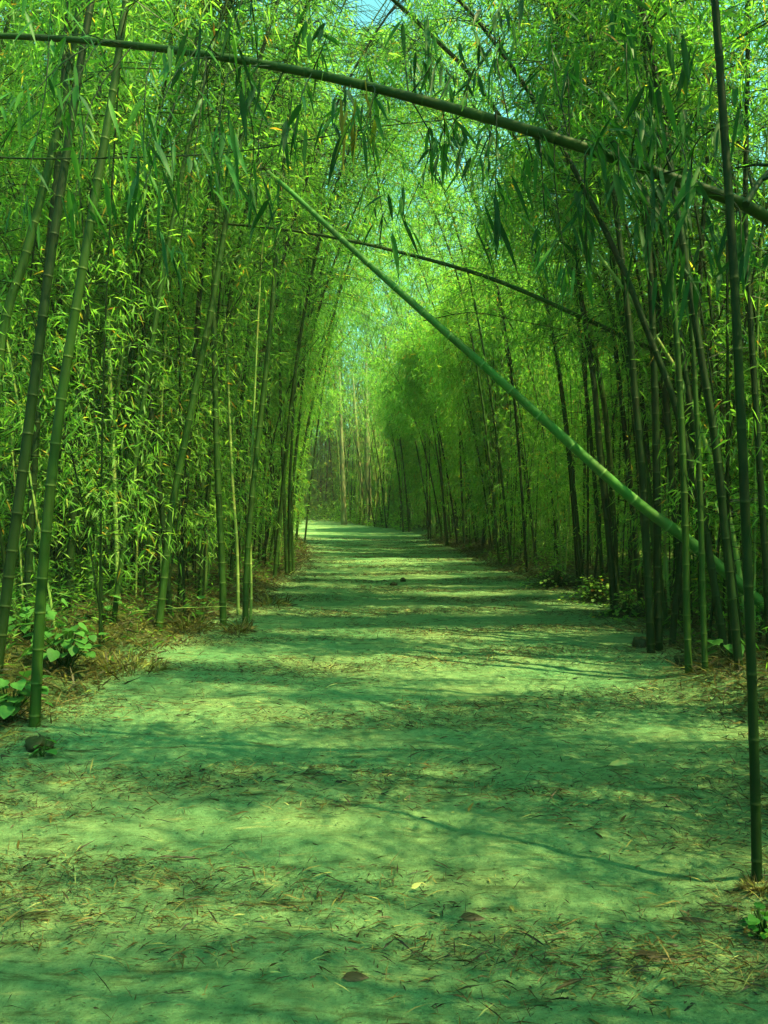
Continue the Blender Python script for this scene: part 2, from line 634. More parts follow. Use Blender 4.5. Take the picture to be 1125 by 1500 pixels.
def from_photo(pix, depth, extra=0.0, nod=(0, 0, -.15), n=60, foot=True):
    """lay a stem through photo points at its own distance from the camera; its foot stands on the soil"""
    dep = np.interp(np.linspace(0, 1, len(pix)), np.linspace(0, 1, len(depth)), depth)
    P = [unproj(a, b, c) for (a, b), c in zip(pix, dep)]
    if foot:
        P[0][2] = surf_z(P[0][0], P[0][1]) - .03
    if extra:
        d = unit(P[-1] - P[-2])
        for k in range(1, 5):
            P.append(P[-1] + (d + np.array(nod) * k) * extra / 4)
    return spline(P, n)


def ground_depth(py):
    return F * CAM_H / (py - 735)


GA = 'thick bamboos at the left edge of the path'
GB = 'thick bamboos at the right edge of the path'
GC = 'bamboos leaning across the path overhead'


def fol(s0, s1, nb, blen=.9, nfan=5, nleaf=6, L=.15, Wd=.017, **k):
    return dict(s0=s0, s1=s1, nb=nb, blen=blen, nfan=nfan, nleaf=nleaf, L=L, Wd=Wd, **k)


def hero(pix, dep, wpx, label, group, m, extra=4.0, taper=.45, nb=45, s0=4.4, tone0=.42, gap=.30, nod=(0, 0, -.12), sides=10, blen=.9):
    P = from_photo(pix, dep, extra, nod)
    r0 = wpx * .86 / 2 * dep[0] / F
    L = arclen(P)[-1]
    f = [fol(s0, L, nb, blen=blen, tone0=tone0)] if nb else []
    return bamboo('bamboo', P, r0, r0 * taper, label, group, m, R, f, sides=sides, gap=gap)


# left edge, near to far: (points foot to top, distance, stem width in photo pixels)
hero([(50, 1068), (62, 850), (85, 620), (120, 400), (163, 150), (185, 0)], [5.4, 5.6], 19, 'thick leaning bamboo standing nearest on the left, broad-leaved plant at its foot', GA, M_culm)
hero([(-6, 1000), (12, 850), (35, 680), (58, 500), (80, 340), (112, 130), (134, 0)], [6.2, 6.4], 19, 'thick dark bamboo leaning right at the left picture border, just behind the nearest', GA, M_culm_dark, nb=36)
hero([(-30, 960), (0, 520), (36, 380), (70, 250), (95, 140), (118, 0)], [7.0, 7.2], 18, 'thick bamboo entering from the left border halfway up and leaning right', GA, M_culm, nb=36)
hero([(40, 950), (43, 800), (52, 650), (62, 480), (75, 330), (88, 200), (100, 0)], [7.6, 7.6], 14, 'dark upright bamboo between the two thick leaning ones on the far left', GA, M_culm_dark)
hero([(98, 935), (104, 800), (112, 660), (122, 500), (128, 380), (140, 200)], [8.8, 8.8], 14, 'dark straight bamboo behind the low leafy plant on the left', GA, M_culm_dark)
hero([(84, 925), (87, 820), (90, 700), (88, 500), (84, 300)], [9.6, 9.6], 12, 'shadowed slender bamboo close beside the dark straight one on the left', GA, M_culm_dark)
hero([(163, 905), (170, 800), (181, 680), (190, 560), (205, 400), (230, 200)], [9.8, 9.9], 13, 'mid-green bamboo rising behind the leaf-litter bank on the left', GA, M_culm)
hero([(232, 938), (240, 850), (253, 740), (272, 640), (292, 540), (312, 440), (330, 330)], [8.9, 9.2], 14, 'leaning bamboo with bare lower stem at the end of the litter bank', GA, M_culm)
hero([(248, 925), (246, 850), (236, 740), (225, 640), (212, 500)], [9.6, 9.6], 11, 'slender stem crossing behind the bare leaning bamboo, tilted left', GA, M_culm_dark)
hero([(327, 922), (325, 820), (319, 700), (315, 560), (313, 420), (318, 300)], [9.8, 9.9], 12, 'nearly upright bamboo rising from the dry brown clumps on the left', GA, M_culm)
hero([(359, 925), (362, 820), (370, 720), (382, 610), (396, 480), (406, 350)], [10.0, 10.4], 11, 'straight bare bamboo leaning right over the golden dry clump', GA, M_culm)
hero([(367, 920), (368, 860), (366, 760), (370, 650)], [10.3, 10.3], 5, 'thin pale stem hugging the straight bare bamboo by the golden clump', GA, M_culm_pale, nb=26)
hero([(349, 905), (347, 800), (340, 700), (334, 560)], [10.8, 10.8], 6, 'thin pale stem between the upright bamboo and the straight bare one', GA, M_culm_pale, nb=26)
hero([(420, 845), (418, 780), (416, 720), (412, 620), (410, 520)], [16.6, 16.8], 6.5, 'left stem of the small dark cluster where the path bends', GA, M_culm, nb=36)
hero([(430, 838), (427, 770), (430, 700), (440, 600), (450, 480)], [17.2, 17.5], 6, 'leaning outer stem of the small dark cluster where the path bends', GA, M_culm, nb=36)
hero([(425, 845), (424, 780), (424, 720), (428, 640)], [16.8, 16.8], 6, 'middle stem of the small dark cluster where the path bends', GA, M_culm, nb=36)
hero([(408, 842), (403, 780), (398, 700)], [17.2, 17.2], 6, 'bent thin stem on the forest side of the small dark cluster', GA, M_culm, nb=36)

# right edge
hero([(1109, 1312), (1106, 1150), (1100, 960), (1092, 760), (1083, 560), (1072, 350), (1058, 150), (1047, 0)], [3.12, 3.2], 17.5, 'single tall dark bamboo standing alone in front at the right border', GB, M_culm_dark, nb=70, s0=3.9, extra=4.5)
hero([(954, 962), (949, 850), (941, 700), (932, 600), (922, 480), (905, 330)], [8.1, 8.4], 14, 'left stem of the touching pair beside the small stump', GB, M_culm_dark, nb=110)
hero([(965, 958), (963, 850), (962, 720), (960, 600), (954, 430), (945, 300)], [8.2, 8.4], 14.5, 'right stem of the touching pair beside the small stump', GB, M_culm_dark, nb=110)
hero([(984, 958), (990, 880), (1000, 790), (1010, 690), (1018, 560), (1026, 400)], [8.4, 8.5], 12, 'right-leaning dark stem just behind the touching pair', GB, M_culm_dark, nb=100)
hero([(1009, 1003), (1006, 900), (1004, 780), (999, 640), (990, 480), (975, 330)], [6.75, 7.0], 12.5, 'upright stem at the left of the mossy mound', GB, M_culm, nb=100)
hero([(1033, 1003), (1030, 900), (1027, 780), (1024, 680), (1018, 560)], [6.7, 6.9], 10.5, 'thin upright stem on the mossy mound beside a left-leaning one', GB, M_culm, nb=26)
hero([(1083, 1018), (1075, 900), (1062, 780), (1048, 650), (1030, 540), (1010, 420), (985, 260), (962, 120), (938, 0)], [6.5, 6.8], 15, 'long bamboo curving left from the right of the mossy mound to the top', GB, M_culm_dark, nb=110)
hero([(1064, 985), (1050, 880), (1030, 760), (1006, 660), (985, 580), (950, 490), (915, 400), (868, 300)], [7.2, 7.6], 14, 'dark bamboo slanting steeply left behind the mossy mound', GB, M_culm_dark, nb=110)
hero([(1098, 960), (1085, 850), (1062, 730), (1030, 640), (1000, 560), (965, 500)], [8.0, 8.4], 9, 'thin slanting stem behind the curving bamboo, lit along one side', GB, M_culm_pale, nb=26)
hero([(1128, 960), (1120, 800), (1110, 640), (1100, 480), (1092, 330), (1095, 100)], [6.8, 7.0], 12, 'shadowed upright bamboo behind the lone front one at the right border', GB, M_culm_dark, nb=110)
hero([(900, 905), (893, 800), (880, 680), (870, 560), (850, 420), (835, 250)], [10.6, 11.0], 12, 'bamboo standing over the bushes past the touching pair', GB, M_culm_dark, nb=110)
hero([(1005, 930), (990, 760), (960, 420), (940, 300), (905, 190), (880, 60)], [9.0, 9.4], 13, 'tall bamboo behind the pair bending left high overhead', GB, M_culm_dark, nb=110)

# across the path overhead
P = from_photo([(1330, 760), (1240, 470), (1125, 318), (985, 262), (830, 208), (700, 168), (600, 143), (450, 106), (300, 80), (150, 62), (0, 52), (-140, 52)], [4.1, 4.0, 3.95, 4.1, 4.3, 4.6, 4.9], 0, n=110)
P[0] = P[0]
P = spline(np.vstack([[[P[0][0] + .35, P[0][1] + .05, ground_z(P[0][0] + .35, P[0][1]) - .05]], P[::8], P[-1:]]), 110)
arch_b = bamboo('bamboo', P, .036, .015, 'dark bamboo arching across the top from the right border to the left border', GC, M_culm, R, [], sides=12, gap=.34)
ARCH = P
P = from_photo([(1180, 960), (1120, 888), (1010, 793), (960, 757), (900, 708), (800, 618), (700, 528), (600, 440), (500, 350), (425, 280), (385, 246)], [7.6, 7.5, 7.5, 7.6, 7.9, 8.3], 0, n=90)
bamboo('bamboo', P, .056, .022, 'bright green bare bamboo fallen diagonally across the path from the right', GC, M_culm_blue, R, [fol(6.6, 8.2, 26, blen=.6)], sides=14, gap=.38)
P = from_photo([(1120, 612), (1000, 535), (900, 487), (830, 455), (720, 408), (600, 373), (500, 350), (400, 334), (300, 325), (200, 310)], [9.6, 9.1, 9.4, 9.8], 0, n=70, foot=False)
P = np.vstack([[[P[0][0] + .9, P[0][1] + .1, ground_z(P[0][0] + .9, P[0][1]) - .05], [P[0][0] + .55, P[0][1], 1.4]], P])
P = spline(P[[0, 1] + list(range(2, 72, 4)) + [len(P) - 1]], 80)
bamboo('bamboo', P, .036, .012, 'thin bamboo stretching left behind the fallen bright green one', GC, M_culm, R, [fol(6.5, 11, 26, blen=.6), fol(.5, 5, 44, blen=.6)], sides=8, gap=.36)
P = from_photo([(905, 800), (880, 560), (800, 290), (700, 125), (640, 60), (570, -5), (480, -70)], [13, 12.5, 11.5, 10.5, 10], 0, n=60)
bamboo('bamboo', P, .05, .022, 'bamboo bending into the top gap of sky from the right', GC, M_culm, R, [fol(5, 14, 40, blen=.8)], sides=8, gap=.36)

# hanging sprays of big leaves near the camera, carried on side branches of the bamboo arching overhead
SPRAYS = [(320, 265, 3.5, 7), (215, 225, 3.4, 8), (205, 300, 3.5, 6), (535, 195, 3.9, 12), (500, 190, 4.0, 8), (725, 310, 3.9, 9), (835, 425, 3.7, 5), (610, 80, 4.2, 8), (340, 55, 3.8, 6),
          (650, 240, 4.3, 6), (430, 210, 3.7, 6), (780, 240, 4.0, 8), (870, 215, 3.8, 9), (905, 290, 3.6, 9), (960, 330, 3.6, 9), (1010, 290, 3.5, 7), (940, 230, 3.7, 8), (690, 120, 4.2, 7),
          (830, 120, 4.1, 8), (560, 320, 4.2, 6), (360, 150, 4.0, 7), (265, 110, 3.8, 6), (110, 300, 3.9, 7), (90, 170, 3.9, 5), (1080, 180, 3.4, 6), (740, 60, 4.2, 9), (590, 330, 4.2, 7),
          (260, 390, 4.0, 5), (1085, 390, 3.6, 7), (860, 360, 3.9, 8), (1000, 420, 3.8, 7), (960, 160, 3.8, 8), (460, 60, 4.2, 6), (1000, 90, 3.7, 7), (400, 330, 4.1, 5), (60, 60, 3.9, 4), (920, 60, 4.0, 8)]
SPRAYS += [(R.uniform(780, 1110), R.uniform(20, 430), R.uniform(3.6, 5.0), int(R.integers(5, 10))) for _ in range(9)]
SPRAYS += [(R.uniform(20, 480), R.uniform(60, 330), R.uniform(3.8, 5.0), int(R.integers(4, 8))) for _ in range(7)]
SPRAYS += [(R.uniform(480, 780), R.uniform(90, 300), R.uniform(4.2, 5.2), int(R.integers(4, 9))) for _ in range(7)]
for si, (px, py, dp, nl) in enumerate(SPRAYS):
    big = 1.0 if si < 37 else .8
    nl = int(nl * 1.8)
    T = unproj(px, py, dp)
    k = np.argmin(np.linalg.norm((ARCH - T) * np.array([1, .6, .15]), axis=1))
    A = ARCH[k]
    g = Geo()
    mid = (A + T) / 2 + np.array([0, 0, .10]) + R.normal(0, .05, 3)
    tw = spline([A, mid, T + np.array([0, 0, .02])], 8)
    tube(g, tw, np.linspace(.0042, .0018, 8), 5, m=1)
    dn = np.array([R.normal(0, .25), R.normal(0, .2), -1.0])
    base = T + R.normal(0, .055, (nl, 3)) + np.array([0, 0, .03])
    D = dn + R.normal(0, .30, (nl, 3))
    base = base + np.array([0, 0, 1.0]) * R.uniform(0, .14, (nl, 1))
    tn = np.clip(R.normal(R.uniform(.08, .42), .16, nl), .02, .86)  # mostly dark tones, the sprays' shade painted in
    if px in (535, 500):
        tn = np.where(R.random(nl) < .5, R.uniform(.88, .97, nl), tn)
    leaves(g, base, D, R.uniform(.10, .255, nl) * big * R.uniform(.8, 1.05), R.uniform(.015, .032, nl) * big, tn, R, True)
    ns = 7
    kk = R.integers(2, 8, ns)
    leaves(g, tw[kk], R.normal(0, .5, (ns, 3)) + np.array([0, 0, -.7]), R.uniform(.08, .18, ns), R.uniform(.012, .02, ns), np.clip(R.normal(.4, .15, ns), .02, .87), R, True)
    link('leaf_spray', g.mesh('leaf_spray', [M_shadeleaf, M_culm_dark], ARCH[0]), arch_b)

# ------------------------------------------------------------------ the stands of bamboo either side (single plants)
BANDS = [(0, 9.5, 'nearest stretch', 'near the camera'), (9.5, 17, 'middle stretch', 'in the middle distance'), (17, 28, 'bend', 'by the bend of the path'), (28, 47, 'far stretch', 'toward the far end')]


def zone(side, row, y, P, r0, m):
    """how this stem looks and where it stands; the group is its stretch of the thicket"""
    b = ([k for k in BANDS if k[0] <= y < k[1]] or [BANDS[-1]])[0]
    k = min(int(len(P) * .35), len(P) - 1)
    dx = P[k][0] / P[k][1] - P[0][0] / P[0][1]
    tilt = 'upright' if abs(dx) < .035 else (('steeply ' if abs(dx) > .11 else '') + 'tilted ' + ('right' if dx > 0 else 'left'))
    look = ('slim' if r0 < .025 else 'stout' if r0 > .034 else 'medium') + (' pale' if m is M_culm_pale else ' dark' if m is M_culm_dark else ' green')
    if row == 'edge':
        return (f"{look} bamboo, {tilt}, lining the path's {side} edge {b[3]}", f'bamboos lining the {side} edge of the path {b[3]}')
    return (f'{look} bamboo, {tilt}, inside the {side} thicket {b[3]}', f'bamboos inside the {side} thicket {b[3]}')


ORD = 'first second third fourth fifth sixth seventh eighth ninth tenth'.split()


def stand(side, count, rng):
    sgn = -1 if side == 'left' else 1
    made = 0
    tries = 0
    while made < count and tries < 9000:
        tries += 1
        y = 4.5 + 43 * rng.random() ** 1.05
        d = .15 + 4.6 * rng.random() ** (1.35 if side == 'left' or y < 11 else 2.2)
        k = rng.integers(1, 5)
        ex = edge_l(y) if side == 'left' else edge_r(y)
        bx = ex + sgn * (d + (.5 if y < 11 else .1))
        if y < 8.5 and d < 1.1 or (side == 'left' and y < 8.0 and d < 3.2):
            continue
        if side == 'right' and y > 20:
            bx = ex + sgn * (d * .8 - .05)
        for _ in range(k):
            x = bx + rng.normal(0, .16)
            yy = y + rng.normal(0, .2)
            if made >= count or x * sgn < (ex * sgn + .02):
                continue
            px = x / yy * F + 562
            if px < -330 or px > 1450:
                continue
            row = 'edge' if d < 1.1 else 'inner'
            H = rng.uniform(9, 13.5) if side == 'left' else (rng.uniform(8.8, 10.5) if yy < 11 else rng.uniform(6.5, 9))
            if yy > 18 and side == 'left':
                H *= 1.1
            ld = (0 if side == 'left' else math.pi) + rng.normal(0, .7 if side == 'left' else .45)
            lean = abs(rng.normal(rad(5 if side == 'left' else 6), rad(3.5)))
            if rng.random() < .18:
                ld += math.pi
            P = grow((x, yy, surf_z(x, yy) - .04), ld, lean, H, rng, rng.uniform(.5, 1.3) if yy < 11 else rng.uniform(.2, .9))
            r0 = rng.uniform(.018, .040) * (1.15 if row == 'edge' and yy < 14 else 1)
            near = yy < 13
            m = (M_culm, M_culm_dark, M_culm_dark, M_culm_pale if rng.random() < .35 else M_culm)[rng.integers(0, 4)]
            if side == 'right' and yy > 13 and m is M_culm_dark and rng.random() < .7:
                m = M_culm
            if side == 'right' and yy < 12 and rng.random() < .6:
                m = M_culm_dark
            low = rng.uniform(.9, 3.1) if row == 'inner' else (rng.uniform(2.4, 4.2) if yy < 15 else rng.uniform(1.6, 4.0))
            nb, nf, nl = (250 if side == 'right' else 165, 5, 6) if near else ((180, 5, 5) if yy < 22 else (140, 5, 5))
            f = [fol(low, H * .99, nb, blen=.85 if near else 1.05, nfan=nf, nleaf=nl, L=.135 if near else (.18 if yy < 22 else .25), Wd=.0145 if near else (.023 if yy < 22 else .033),
                     tone0=rng.uniform(.36, .60) + (.16 if yy > 16 else 0), twigs=yy < 15)]  # farther leaves lighter: brightness put into the colour where little sun reaches
            lab, grp = zone(side, row, yy, P, r0, m)
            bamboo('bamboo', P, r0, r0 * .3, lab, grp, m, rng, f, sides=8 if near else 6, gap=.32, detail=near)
            made += 1


stand('left', 112, np.random.default_rng(5))
stand('right', 108, np.random.default_rng(9))

# bamboos bowing high over the path, and the ones beside the camera on the right whose shade lies on the path
rng = np.random.default_rng(14)
for i in range(18):
    side = 'left' if i % 2 else 'right'
    sg = -1 if side == 'left' else 1
    y = 7.5 + 13 * (i + rng.random()) / 18
    x = (edge_l(y) if side == 'left' else edge_r(y)) + sg * rng.uniform(.25, 1.2)
    P = grow((x, y, surf_z(x, y) - .04), (0 if sg < 0 else math.pi) + rng.normal(0, .45), rng.uniform(rad(4), rad(9)), rng.uniform(11, 15), rng, rng.uniform(.8, 1.5))
    L = arclen(P)[-1]
    bamboo('bamboo', P, rng.uniform(.028, .042), .011, f"{ORD[i // 2]} tall bamboo bowing over the path from its {side} edge, counted from the camera", f'bamboos bowing over the path from the {side}', M_culm if i % 3 else M_culm_dark, rng,
           [fol(L * .45, L, 290, blen=2.0, nfan=5, nleaf=5, L=.2, Wd=.024, tone0=rng.uniform(.45, .65), twigs=True)], sides=7, detail=y < 16)
for i in range(12):
    side = 'right' if i % 2 else 'left'
    sg = -1 if side == 'left' else 1
    y = 17 + 15 * (i + rng.random()) / 12
    x = (edge_l(y) if sg < 0 else edge_r(y)) + sg * rng.uniform(.3, 1.5)
    P = grow((x, y, surf_z(x, y) - .04), (0 if sg < 0 else math.pi) + rng.normal(0, .3), rng.uniform(rad(6), rad(11)), rng.uniform(13, 17), rng, rng.uniform(1.0, 1.7))
    L = arclen(P)[-1]
    bamboo('bamboo', P, rng.uniform(.026, .036), .010, f"{ORD[i // 2]} tall bamboo nodding over the far path from its {side} edge, counted from the camera", f'bamboos nodding over the far path from the {side}', M_culm, rng,
           [fol(L * .5, L, 240, blen=2.3, nfan=5, nleaf=5, L=.22, Wd=.028, tone0=rng.uniform(.5, .7), twigs=False)], sides=6, detail=False)
for i in range(18):
    y = -3.5 + 8.5 * (i + rng.random()) / 18
    x = 2.7 + 3.2 * rng.random() ** 1.2
    P = grow((x, y, surf_z(x, y) - .04), math.pi + rng.normal(0, .6), abs(rng.normal(rad(11), rad(4))), rng.uniform(8, 10), rng, rng.uniform(.6, 1.5))
    bamboo('bamboo', P, rng.uniform(.022, .036), .01, 'leafy bamboo beside the camera whose top shades the front of the path', 'bamboos beside the camera on the right', M_culm, rng,
           [fol(1.2, 10, 230, blen=1.1, nfan=5, nleaf=6, tone0=.45)], sides=7)

# ------------------------------------------------------------------ far thicket: reads as one mass
rng = np.random.default_rng(77)
g = Geo()


def thicket_culm(x, y, H, nb, low, r, big):
    ld = rng.uniform(0, 6.28)
    P = grow((x, y, ground_z(x, y) - .05), ld, abs(rng.normal(rad(4), rad(3))), H, rng, rng.uniform(.4, 1.4), n=14)
    tube(g, P, np.linspace(r, r * .35, len(P)), 5, m=1, cap=False)
    foliage_geo(g, P, low, H, int(nb * 1.5), 1.25, 5, 5, .23 * big, .033 * big, rng, tone0=rng.uniform(.4, .66), twigs=False)


for i in range(130):                        # across the far end, behind the bend
    y = rng.uniform(48, 61)
    x = max(edge_r(y), -11) + .3 + 12 * rng.random() ** 1.2
    thicket_culm(x, y, float(np.clip(6 + (y - 48) * 1.3 + rng.uniform(-1, 2), 6, 23)), 110, .2, rng.uniform(.03, .05), 1.35)
for i in range(170):                        # bare thin culms standing at its front
    y = rng.uniform(43.5, 52)
    x = edge_r(y) + .15 + 7 * rng.random() ** 1.3
    P = grow((x, y, ground_z(x, y) - .05), rng.uniform(0, 6.28), abs(rng.normal(rad(3), rad(2.5))), rng.uniform(6, 9), rng, rng.uniform(.4, 1.2), n=10)
    tube(g, P, np.linspace(1, .4, len(P)) * rng.uniform(.022, .04), 5, m=2 if rng.random() < .8 else 1, cap=False)  # share of pale stems raised to brighten the dim far end by colour
    foliage_geo(g, P, 2.2, 8, 22, 1.0, 4, 5, .24, .036, rng, tone0=.6, twigs=False)
for i in range(70):
    y = rng.uniform(44, 60)
    x = edge_l(y) - .8 - 9 * rng.random()
    thicket_culm(x, y, rng.uniform(13, 18), 75, .8, rng.uniform(.03, .05), 1.4)
for i in range(34):                         # tall ones behind, their crowns close the view between the walls
    y = rng.uniform(57, 66)
    x = .5 + 11 * rng.random()
    thicket_culm(x, y, rng.uniform(21, 29), 170, .3, .05, 1.6)
for i in range(40):
    y = rng.uniform(62, 68)
    x = rng.uniform(-13, 0)
    thicket_culm(x, y, float(5 + (y - 62) * 1.6), 130, .1, .045, 1.5)
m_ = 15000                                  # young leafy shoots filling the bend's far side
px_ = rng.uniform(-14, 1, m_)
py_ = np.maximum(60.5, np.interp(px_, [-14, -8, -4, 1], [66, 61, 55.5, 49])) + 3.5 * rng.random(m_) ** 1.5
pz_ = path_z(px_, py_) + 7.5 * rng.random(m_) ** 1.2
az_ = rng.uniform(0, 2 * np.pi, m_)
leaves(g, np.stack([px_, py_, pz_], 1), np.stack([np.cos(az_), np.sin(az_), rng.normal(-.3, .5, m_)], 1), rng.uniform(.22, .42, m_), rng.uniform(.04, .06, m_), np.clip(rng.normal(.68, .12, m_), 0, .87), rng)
for i in range(120):                        # deep inside on the left
    y = rng.uniform(7, 46)
    x = edge_l(y) - 4.6 - 4.5 * rng.random()
    thicket_culm(x, y, rng.uniform(10, 14), 85, .3, rng.uniform(.025, .04), 1.0 if y < 20 else 1.2)
for i in range(680):                        # thin stems packed between the single bamboos
    y = 7 + 40 * rng.random() ** 1.2
    d = .5 + 3.8 * rng.random()
    x = edge_l(y) - d if i % 2 else edge_r(y) + d * .85
    P = grow((x, y, ground_z(x, y) - .05), rng.uniform(0, 6.28), abs(rng.normal(rad(5), rad(3))), rng.uniform(4.5, 8.5), rng, rng.uniform(.4, 1.2), n=12)
    tube(g, P, np.linspace(1, .4, len(P)) * rng.uniform(.010, .022), 5, m=2 if rng.random() < .3 else 1, cap=False)
    foliage_geo(g, P, .9, 6, 44, .7, 4, 5, .15 if y < 20 else .2, .02 if y < 20 else .028, rng, tone0=rng.uniform(.4, .66), twigs=y < 14)
for i in range(46):                         # and on the right
    y = 6 + 34 * rng.random() ** 2.2
    x = edge_r(y) + 4.6 + 4.0 * rng.random()
    thicket_culm(x, y, (rng.uniform(7, 10) if y < 13 else rng.uniform(4, 6)), 130, .3, rng.uniform(.025, .04), 1.0 if y < 20 else 1.2)
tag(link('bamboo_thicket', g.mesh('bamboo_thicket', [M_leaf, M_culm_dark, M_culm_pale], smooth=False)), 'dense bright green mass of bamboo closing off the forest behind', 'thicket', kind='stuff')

# ------------------------------------------------------------------ pale tree trunks at the end of the path
for (pts, dep, w, lab) in (([(504, 771), (503, 720), (501, 660)], 49, 7, 'tall tree with pale thin trunk, leftmost of three at the path end'),
                           ([(530, 773), (529, 720), (525, 665)], 49.5, 6, 'tall tree with dark thin trunk between two pale ones at the path end'),
                           ([(541, 776), (539, 720), (538, 655)], 47.5, 10, 'tall tree with thickest pale trunk, rightmost of three at the path end')):
    P = from_photo(pts, [dep], 5, (0, 0, 0))
    e = link('tree', None, loc=P[0])
    tag(e, lab, 'tree', 'pale trees at the end of the path')
    g = Geo()
    L = arclen(P)
    r0 = w / 2 * dep / F
    tube(g, P, np.interp(L, [0, .5, 2, L[-1]], [r0 * 1.5, r0 * 1.1, r0, r0 * .35]), 10)
    link('trunk', g.mesh('trunk', [M_trunk], P[0]), e)
    g = Geo()
    foliage_geo(g, P, 3.0, L[-1], 130, 1.9, 7, 6, .26, .05, R, tone0=.5, twigs=True)
    link('crown', g.mesh('crown', [M_leaf, M_trunk], P[0], smooth=False), e)

# ------------------------------------------------------------------ ground cover
rng = np.random.default_rng(31)


def scatter(n, y0, y1, pw, over=1.2):
    """points over the path and its margins, thinning with distance"""
    y = y0 + (y1 - y0) * rng.random(n) ** pw
    u = rng.random(n)
    x = (edge_l(y) - over) * (1 - u) + (edge_r(y) + over) * u
    return x, y


g = Geo()
x, y = scatter(420000, 1.7, 34, 1.75)
cl = wav(x * .7, y * 2.4, 1.7, 7, 9) + .5 * np.clip(np.maximum(edge_l(y) + .5 - x, x - edge_r(y) + .5), 0, 1.2) * 1.5
kp = cl + rng.normal(0, .33, len(x)) > np.interp(y, [2, 9, 25], [.22, .30, .55])
x, y = x[kp], y[kp]
n = len(x)
az = rng.uniform(0, 2 * np.pi, n)
D = np.stack([np.cos(az), np.sin(az) * .5, rng.normal(.06, .26, n)], 1)
L = (.025 + .15 * rng.random(n) ** 2.0) * np.interp(y, [2, 12, 30], [.72, 1.0, 1.3])
kind = rng.random(n)
Wd = np.where(kind < .78, rng.uniform(.0024, .0055, n), rng.uniform(.006, .010, n)) * np.interp(y, [2, 12, 30], [.8, 1.2, 1.6])
z = surf_z(x, y) + rng.uniform(.002, .022, n)
tn = np.clip(rng.normal(.34, .25, n), 0, 1)
leaves(g, np.stack([x, y, z], 1), D, L, Wd, tn, rng)
x, y = scatter(110, 1.9, 9, 1.6, .6)                       # curled whole leaves
n = len(x)
az = rng.uniform(0, 2 * np.pi, n)
D = np.stack([np.cos(az), np.sin(az), rng.uniform(.0, .35, n)], 1)
leaves(g, np.stack([x, y, surf_z(x, y) + .008], 1), D, rng.uniform(.05, .12, n), rng.uniform(.008, .015, n), np.clip(rng.normal(.38, .25, n), 0, 1), rng, True)
tag(link('leaf_litter', g.mesh('leaf_litter', [M_litter], smooth=False)), 'dry brown and straw-coloured bamboo leaves strewn over the sandy path', 'leaf litter', kind='stuff')

# banks: heaped litter and weeds along both edges
g = Geo()
n = 38000
y = 2.2 + 33 * rng.random(n) ** 1.6
side = rng.random(n) < .55
d = np.abs(rng.normal(0, .75, n))
x = np.where(side, edge_l(y) - d + .05, edge_r(y) + d - .05)
z = ground_z(x, y) + rng.uniform(0, .09, n) * np.clip(d * 2, .1, 1)
az = rng.uniform(0, 2 * np.pi, n)
D = np.stack([np.cos(az), np.sin(az), rng.normal(.15, .4, n)], 1)
leaves(g, np.stack([x, y, z], 1), D, rng.uniform(.06, .22, n), rng.uniform(.006, .016, n) * np.interp(y, [3, 30], [1, 1.9]), np.clip(rng.normal(.36, .22, n), 0, 1), rng)
tag(link('litter_bank', g.mesh('litter_bank', [M_dry], smooth=False)), 'heaped brown leaf litter and straw along the banks of the path', 'leaf litter', kind='stuff')

g = Geo()                                   # crumbs of dry soil and grit
x, y = scatter(16000, 1.8, 16, 1.9, .8)
n = len(x)
r = .002 + .007 * rng.random(n) ** 3
c = np.stack([x, y, surf_z(x, y) + r * .3], 1)
off = np.array([[1, 0, 0], [0, 1, 0], [-1, 0, 0], [0, -1, 0], [0, 0, 1]], float)
V = c[:, None] + off[None] * r[:, None, None] * rng.uniform(.6, 1.3, (n, 5, 3))
T = np.array([[0, 1, 4], [1, 2, 4], [2, 3, 4], [3, 0, 4]])
g.add(V.reshape(-1, 3), tris=(np.arange(n)[:, None, None] * 5 + T[None]).reshape(-1, 3))
tag(link('soil_crumbs', g.mesh('soil_crumbs', [M_path], smooth=False)), 'small crumbs of dry soil lying loose on the path', 'soil', kind='stuff')

g = Geo()
n = 60000
y = 4.0 + 42 * rng.random(n) ** 1.35
side = rng.random(n) < .5
d = .15 + np.abs(rng.normal(0, 1.2, n)) + rng.uniform(0, 1.5, n)
x = np.where(side, edge_l(y) - d, edge_r(y) + d * .9 - .05)
kp = wav(x, y, 1.1, 5, 29) > -.25
x, y, d = x[kp], y[kp], d[kp]
n = len(x)
z = ground_z(x, y) + rng.uniform(.0, .55, n) * np.clip(d, .15, 1)
az = rng.uniform(0, 2 * np.pi, n)
D = np.stack([np.cos(az), np.sin(az), rng.normal(.25, .5, n)], 1)
leaves(g, np.stack([x, y, z], 1), D, rng.uniform(.05, .16, n) * np.interp(y, [4, 40], [1, 1.7]), rng.uniform(.010, .024, n) * np.interp(y, [4, 40], [1, 1.7]), np.clip(rng.normal(.34, .2, n), 0, .95), rng)
m_ = 9000
y2 = rng.uniform(40, 66, m_)
x2 = np.where(rng.random(m_) < .75, edge_r(y2) + .1 + 5 * rng.random(m_) ** 2, edge_l(y2) - .1 - 4 * rng.random(m_) ** 2)
az = rng.uniform(0, 2 * np.pi, m_)
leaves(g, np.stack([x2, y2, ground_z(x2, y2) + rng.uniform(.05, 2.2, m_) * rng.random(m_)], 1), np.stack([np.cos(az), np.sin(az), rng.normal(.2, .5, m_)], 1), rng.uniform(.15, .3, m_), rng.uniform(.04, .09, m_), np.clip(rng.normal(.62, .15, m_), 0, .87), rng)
tag(link('undergrowth', g.mesh('undergrowth', [M_leaf], smooth=False)), 'low green weeds and seedlings on the shaded forest floor', 'undergrowth', kind='stuff')


